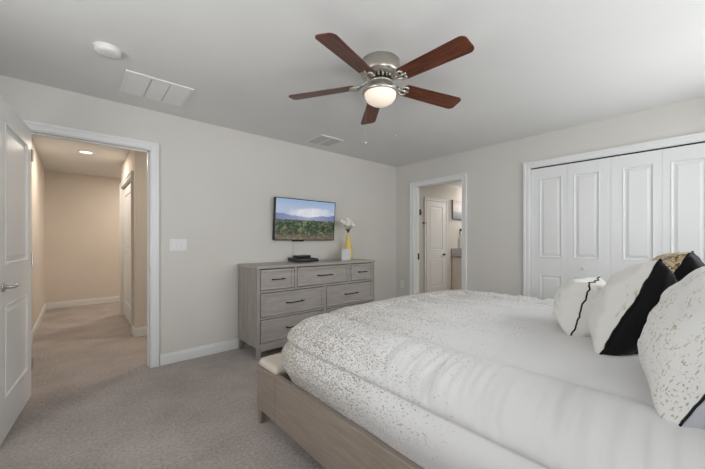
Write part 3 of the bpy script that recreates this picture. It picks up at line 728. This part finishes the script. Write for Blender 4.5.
def comforter():
    bm = NB()
    ix0, ix1, iy1, iy0 = CXL+R_, CXR-R_, CYF-R_, CYH
    nx, ny = 110, 210
    def wr(p, s, a): return noise.noise(Vector(p)*s)*a
    def topz(x, y):
        q = min(1, max(0, min(x-ix0, ix1-x)/0.10))
        z = 0.722+0.012*q*(2-q)+0.022*(1-((x-(ix0+ix1)/2)/((ix1-ix0)/2))**2)
        z += wr((x*0.9, y*2.2, 3.1), 2.4, 0.006)+wr((x*2.2, y*7, 9.1), 2.2, 0.0022)
        return z
    top = [[bm.verts.new((ix0+(ix1-ix0)*i/nx, iy0+(iy1-iy0)*j/ny, topz(ix0+(ix1-ix0)*i/nx, iy0+(iy1-iy0)*j/ny))) for i in range(nx+1)] for j in range(ny+1)]
    for j in range(ny):
        for i in range(nx): bm.faces.new((top[j][i], top[j][i+1], top[j+1][i+1], top[j+1][i]))
    # perimeter: left side from head to foot, foot-left corner fan, foot, foot-right fan, right side back to the head
    def sq(a):
        c_, s_ = math.cos(a), math.sin(a); m = (abs(c_)**3.6+abs(s_)**3.6)**(1/3.6); return Vector((c_/m, s_/m))
    per = []
    for j in range(ny+1): per.append((top[j][0].co.copy(), Vector((-1, 0))))
    for k in range(1, 24): per.append((top[ny][0].co.copy(), sq(PI-k/24*PI/2)))
    for i in range(nx+1): per.append((top[ny][i].co.copy(), Vector((0, 1))))
    for k in range(1, 24): per.append((top[ny][nx].co.copy(), sq(PI/2-k/24*PI/2)))
    for j in range(ny, -1, -1): per.append((top[j][nx].co.copy(), Vector((1, 0))))
    K = 50; rows = []
    s = 0.0; prev = None
    for p, d in per:
        q = Vector((p.x+d.x*R_, p.y+d.y*R_))
        if prev is not None: s += (q-prev).length
        prev = q; row = []
        for k in range(K+1):
            t = k/K; h, z = catmull(PROF, t)
            dz0 = p.z-0.722
            z += dz0*max(0, 1-t*1.6)
            # gathers running down from the top seam and along the side
            gth = math.sin(PI*min(1, max(0, (t-0.08)/0.42)))**1 if 0.08 < t < 0.5 else 0
            sw = s+0.10*t+0.02*noise.noise(Vector((s*4, t*5, 2.2)))
            wv = (0.45-abs(noise.noise(Vector((sw*19, t*1.8, 1.7)))))*0.034+noise.noise(Vector((sw*38, t*3.5, 4.2)))*0.012
            wv *= (0.85+0.5*noise.noise(Vector((s*2.7, t*2, 5.5))))*min(1, max(0.25, (1.75-p.y)*1.1))
            big = noise.noise(Vector((s*2.2, t*1.5, 8.8)))*0.012
            h2 = h+gth*wv*0.6+big*math.sin(PI*min(1, t*1.1))*0.8
            z2 = z+gth*wv
            if t > 0.5:
                ww = noise.noise(Vector((s*5.0, t*2.0, 6.6)))*0.012*math.sin(PI*min(1, (t-0.5)/0.5)); h2 += ww
            row.append(bm.verts.new((p.x+d.x*h2, p.y+d.y*h2, z2)))
        rows.append(row)
    for a, b in zip(rows, rows[1:]):
        for k in range(K): bm.faces.new((a[k], a[k+1], b[k+1], b[k]))
    bmesh.ops.remove_doubles(bm, verts=bm.verts[:], dist=0.0004)
    bmesh.ops.recalc_face_normals(bm, faces=bm.faces[:])
    return bm
def comf_mat():
    g = G('comforter_cloth'); tc = g.n('ShaderNodeTexCoord'); sp = g.n('ShaderNodeSeparateXYZ'); g.l(tc.outputs['Object'], sp.inputs[0])
    # density: thick at the foot, fading out towards the head
    dens = g.math('MULTIPLY', g.math('SUBTRACT', sp.outputs[1], 0.50), 1/1.2, True)
    n1 = g.noise(g.obj((190, 85, 190)), 1.0, 1, 0.5); n3 = g.noise(g.obj((9, 2.0, 9)), 1.0, 2)
    f = g.math('ADD', g.math('MULTIPLY', n1, 0.78), g.math('MULTIPLY', n3, 0.22))
    th = g.math('SUBTRACT', 0.645, g.math('MULTIPLY', dens, 0.215))
    spk = g.math('MULTIPLY', g.math('SUBTRACT', f, th), 14.0, True)
    spk = g.math('MULTIPLY', spk, g.math('MULTIPLY', dens, 12.0, True))
    white = srgb(212, 211, 210)
    g.set(g.mix(spk, white, srgb(154, 145, 130)), 0.75)
    g.b.inputs['Sheen Weight'].default_value = 0.2; g.b.inputs['Specular IOR Level'].default_value = 0.3
    fine = g.noise(g.obj((7, 38, 7)), 1.0, 3)
    g.bump(g.math('ADD', g.math('MULTIPLY', fine, 0.5), g.math('MULTIPLY', spk, 0.12)), 0.35, 0.012)
    return g.m
cf = new_obj('comforter', comforter(), comf_mat(), None, True)
tag(cf, 'white quilted comforter with gold speckles at the foot, spread over the bed', 'comforter')

# ------------------------------------------------------------------ pillows
def pillow_panel(wd, ht, th, side, seed, wav=0.0, slump=0.0, pinch=0.07, n=40, ex=0.42):
    bm = NB(); rows = []
    for j in range(n+1):
        v = -1+2*j/n; row = []
        for i in range(n+1):
            u = -1+2*i/n
            x = wd/2*u*(1-pinch*(1-v*v)); z = ht/2*v*(1-pinch*(1-u*u))
            fu, fv = max(0, 1-abs(u)**2.2), max(0, 1-abs(v)**2.2)
            d = th/2*(fu*fv)**ex
            e = (1-max(abs(u), abs(v)))
            wr = noise.noise(Vector((u*2.3, v*2.3, seed)))*0.014+noise.noise(Vector((u*6, v*6, seed+5)))*0.006
            rad = noise.noise(Vector((math.atan2(v, u)*3.0, max(abs(u), abs(v))*1.2, seed+9)))*0.010*(max(abs(u), abs(v))**2)
            y = side*(d+(wr+rad)*min(1, e*6))
            y += wav*(noise.noise(Vector((u*3.2, v*3.2, seed+2)))+0.5*noise.noise(Vector((u*8, v*8, seed+3))))
            row.append(bm.verts.new((x, y, (z+ht/2)*(1-slump*(u+1)/2))))
        rows.append(row)
    for j in range(n):
        for i in range(n):
            q = (rows[j][i], rows[j][i+1], rows[j+1][i+1], rows[j+1][i])
            bm.faces.new(q if side < 0 else q[::-1])
    edge = [r.co.copy() for r in rows[0]]+[rows[j][n].co.copy() for j in range(1, n+1)]+[rows[n][i].co.copy() for i in range(n-1, -1, -1)]+[rows[j][0].co.copy() for j in range(n-1, 0, -1)]
    return bm, edge
def pillow(label, loc, lean, yaw, wd, ht, th, mf, mb, mp, seed, wav=0.0, roll=0.0, pr=0.0045, name='pillow', slump=0.0):
    r = thing(name, label, 'pillow', loc)
    r.rotation_euler = (Matrix.Rotation(yaw, 4, 'Z') @ Matrix.Rotation(lean, 4, 'X') @ Matrix.Rotation(roll, 4, 'Y')).to_euler()
    bf, edge = pillow_panel(wd, ht, th, 1, seed, wav, slump); bb, _ = pillow_panel(wd, ht, th, -1, seed, wav, slump)
    new_obj('front_panel', bf, mf, r, True); new_obj('back_panel', bb, mb, r, True)
    if mp: new_obj('piping', tube(NB(), edge, pr, 8, True), mp, r, True)
    return r
M['white_fab'] = fabric('white_cotton', (216, 214, 209), weave=300)
M['silver'] = fabric('silver_satin', (186, 188, 194), 0.45)
M['black_fab'] = fabric('black_satin', (16, 16, 18), 0.6, sheen=0.05)
def marks(name, base, ink, sc, thr, gain=30.0, sel=(1.2, 1.2, 1.2), selthr=0.5):
    g = G(name); n = g.noise(g.obj(sc), 1.0, 2, 0.6); s = g.noise(g.obj(sel), 3.0, 2)
    f = g.math('MULTIPLY', g.math('SUBTRACT', n, thr), gain, True)
    f = g.math('MULTIPLY', f, g.math('MULTIPLY', g.math('SUBTRACT', s, selthr), 12.0, True))
    g.set(g.mix(f, srgb(*base), srgb(*ink)), 0.8); g.b.inputs['Sheen Weight'].default_value = 0.15
    g.bump(g.noise(g.obj((260, 260, 260)), 1.0, 2), 0.15, 0.001); return g.m
M['dash'] = marks('gold_dash_cotton', (214, 213, 210), (174, 160, 132), (170, 170, 85), 0.575, 20.0, (9, 0.4, 0.6), 0.44)
M['script'] = marks('gold_brush_cotton', (216, 213, 207), (176, 152, 112), (48, 48, 12), 0.585, 22.0, (2.2, 2.2, 2.2), 0.47)
def sequin():
    g = G('gold_sequins'); vo = g.n('ShaderNodeTexVoronoi'); vo.inputs['Scale'].default_value = 120; g.l(g.obj(), vo.inputs['Vector'])
    g.set(g.ramp(vo.outputs['Color'], [(0.2, srgb(96, 80, 54)), (0.5, srgb(186, 164, 126)), (0.9, srgb(226, 210, 182))]), 0.35, 0.55)
    g.bump(vo.outputs['Distance'], 0.6, 0.004); return g.m
M['sequin'] = sequin()
ZB = 0.742
pillow('small white cushion with wavy black edge piping, leftmost on the bed', (1.915, 0.445, ZB), math.radians(14), 0.05, 0.32, 0.275, 0.27, M['white_fab'], M['white_fab'], M['black_fab'], 3.3, 0.010, pr=0.0035)
pillow('white cushion with gold brush strokes and a black back', (1.785, 0.300, ZB-0.01), math.radians(24), 0.0, 0.44, 0.44, 0.25, M['script'], M['black_fab'], M['black_fab'], 6.1, 0.008, slump=0.20)
pillow('gold sequin cushion with black back behind the black-backed white cushion', (2.32, 0.250, ZB), math.radians(24), 0.0, 0.44, 0.44, 0.24, M['sequin'], M['black_fab'], M['black_fab'], 8.7, 0.006)
pillow('large white cushion scattered with gold dashes, nearest to the camera', (1.395, 0.066, ZB-0.025), math.radians(25), 0.0, 0.58, 0.47, 0.33, M['dash'], M['silver'], M['black_fab'], 11.9, 0.006, pr=0.003)
pillow('plain white pillow at the far side of the bed, behind the sequin cushion', (2.52, -0.06, ZB), math.radians(14), 0.0, 0.62, 0.44, 0.18, M['white_fab'], M['white_fab'], None, 14.2)
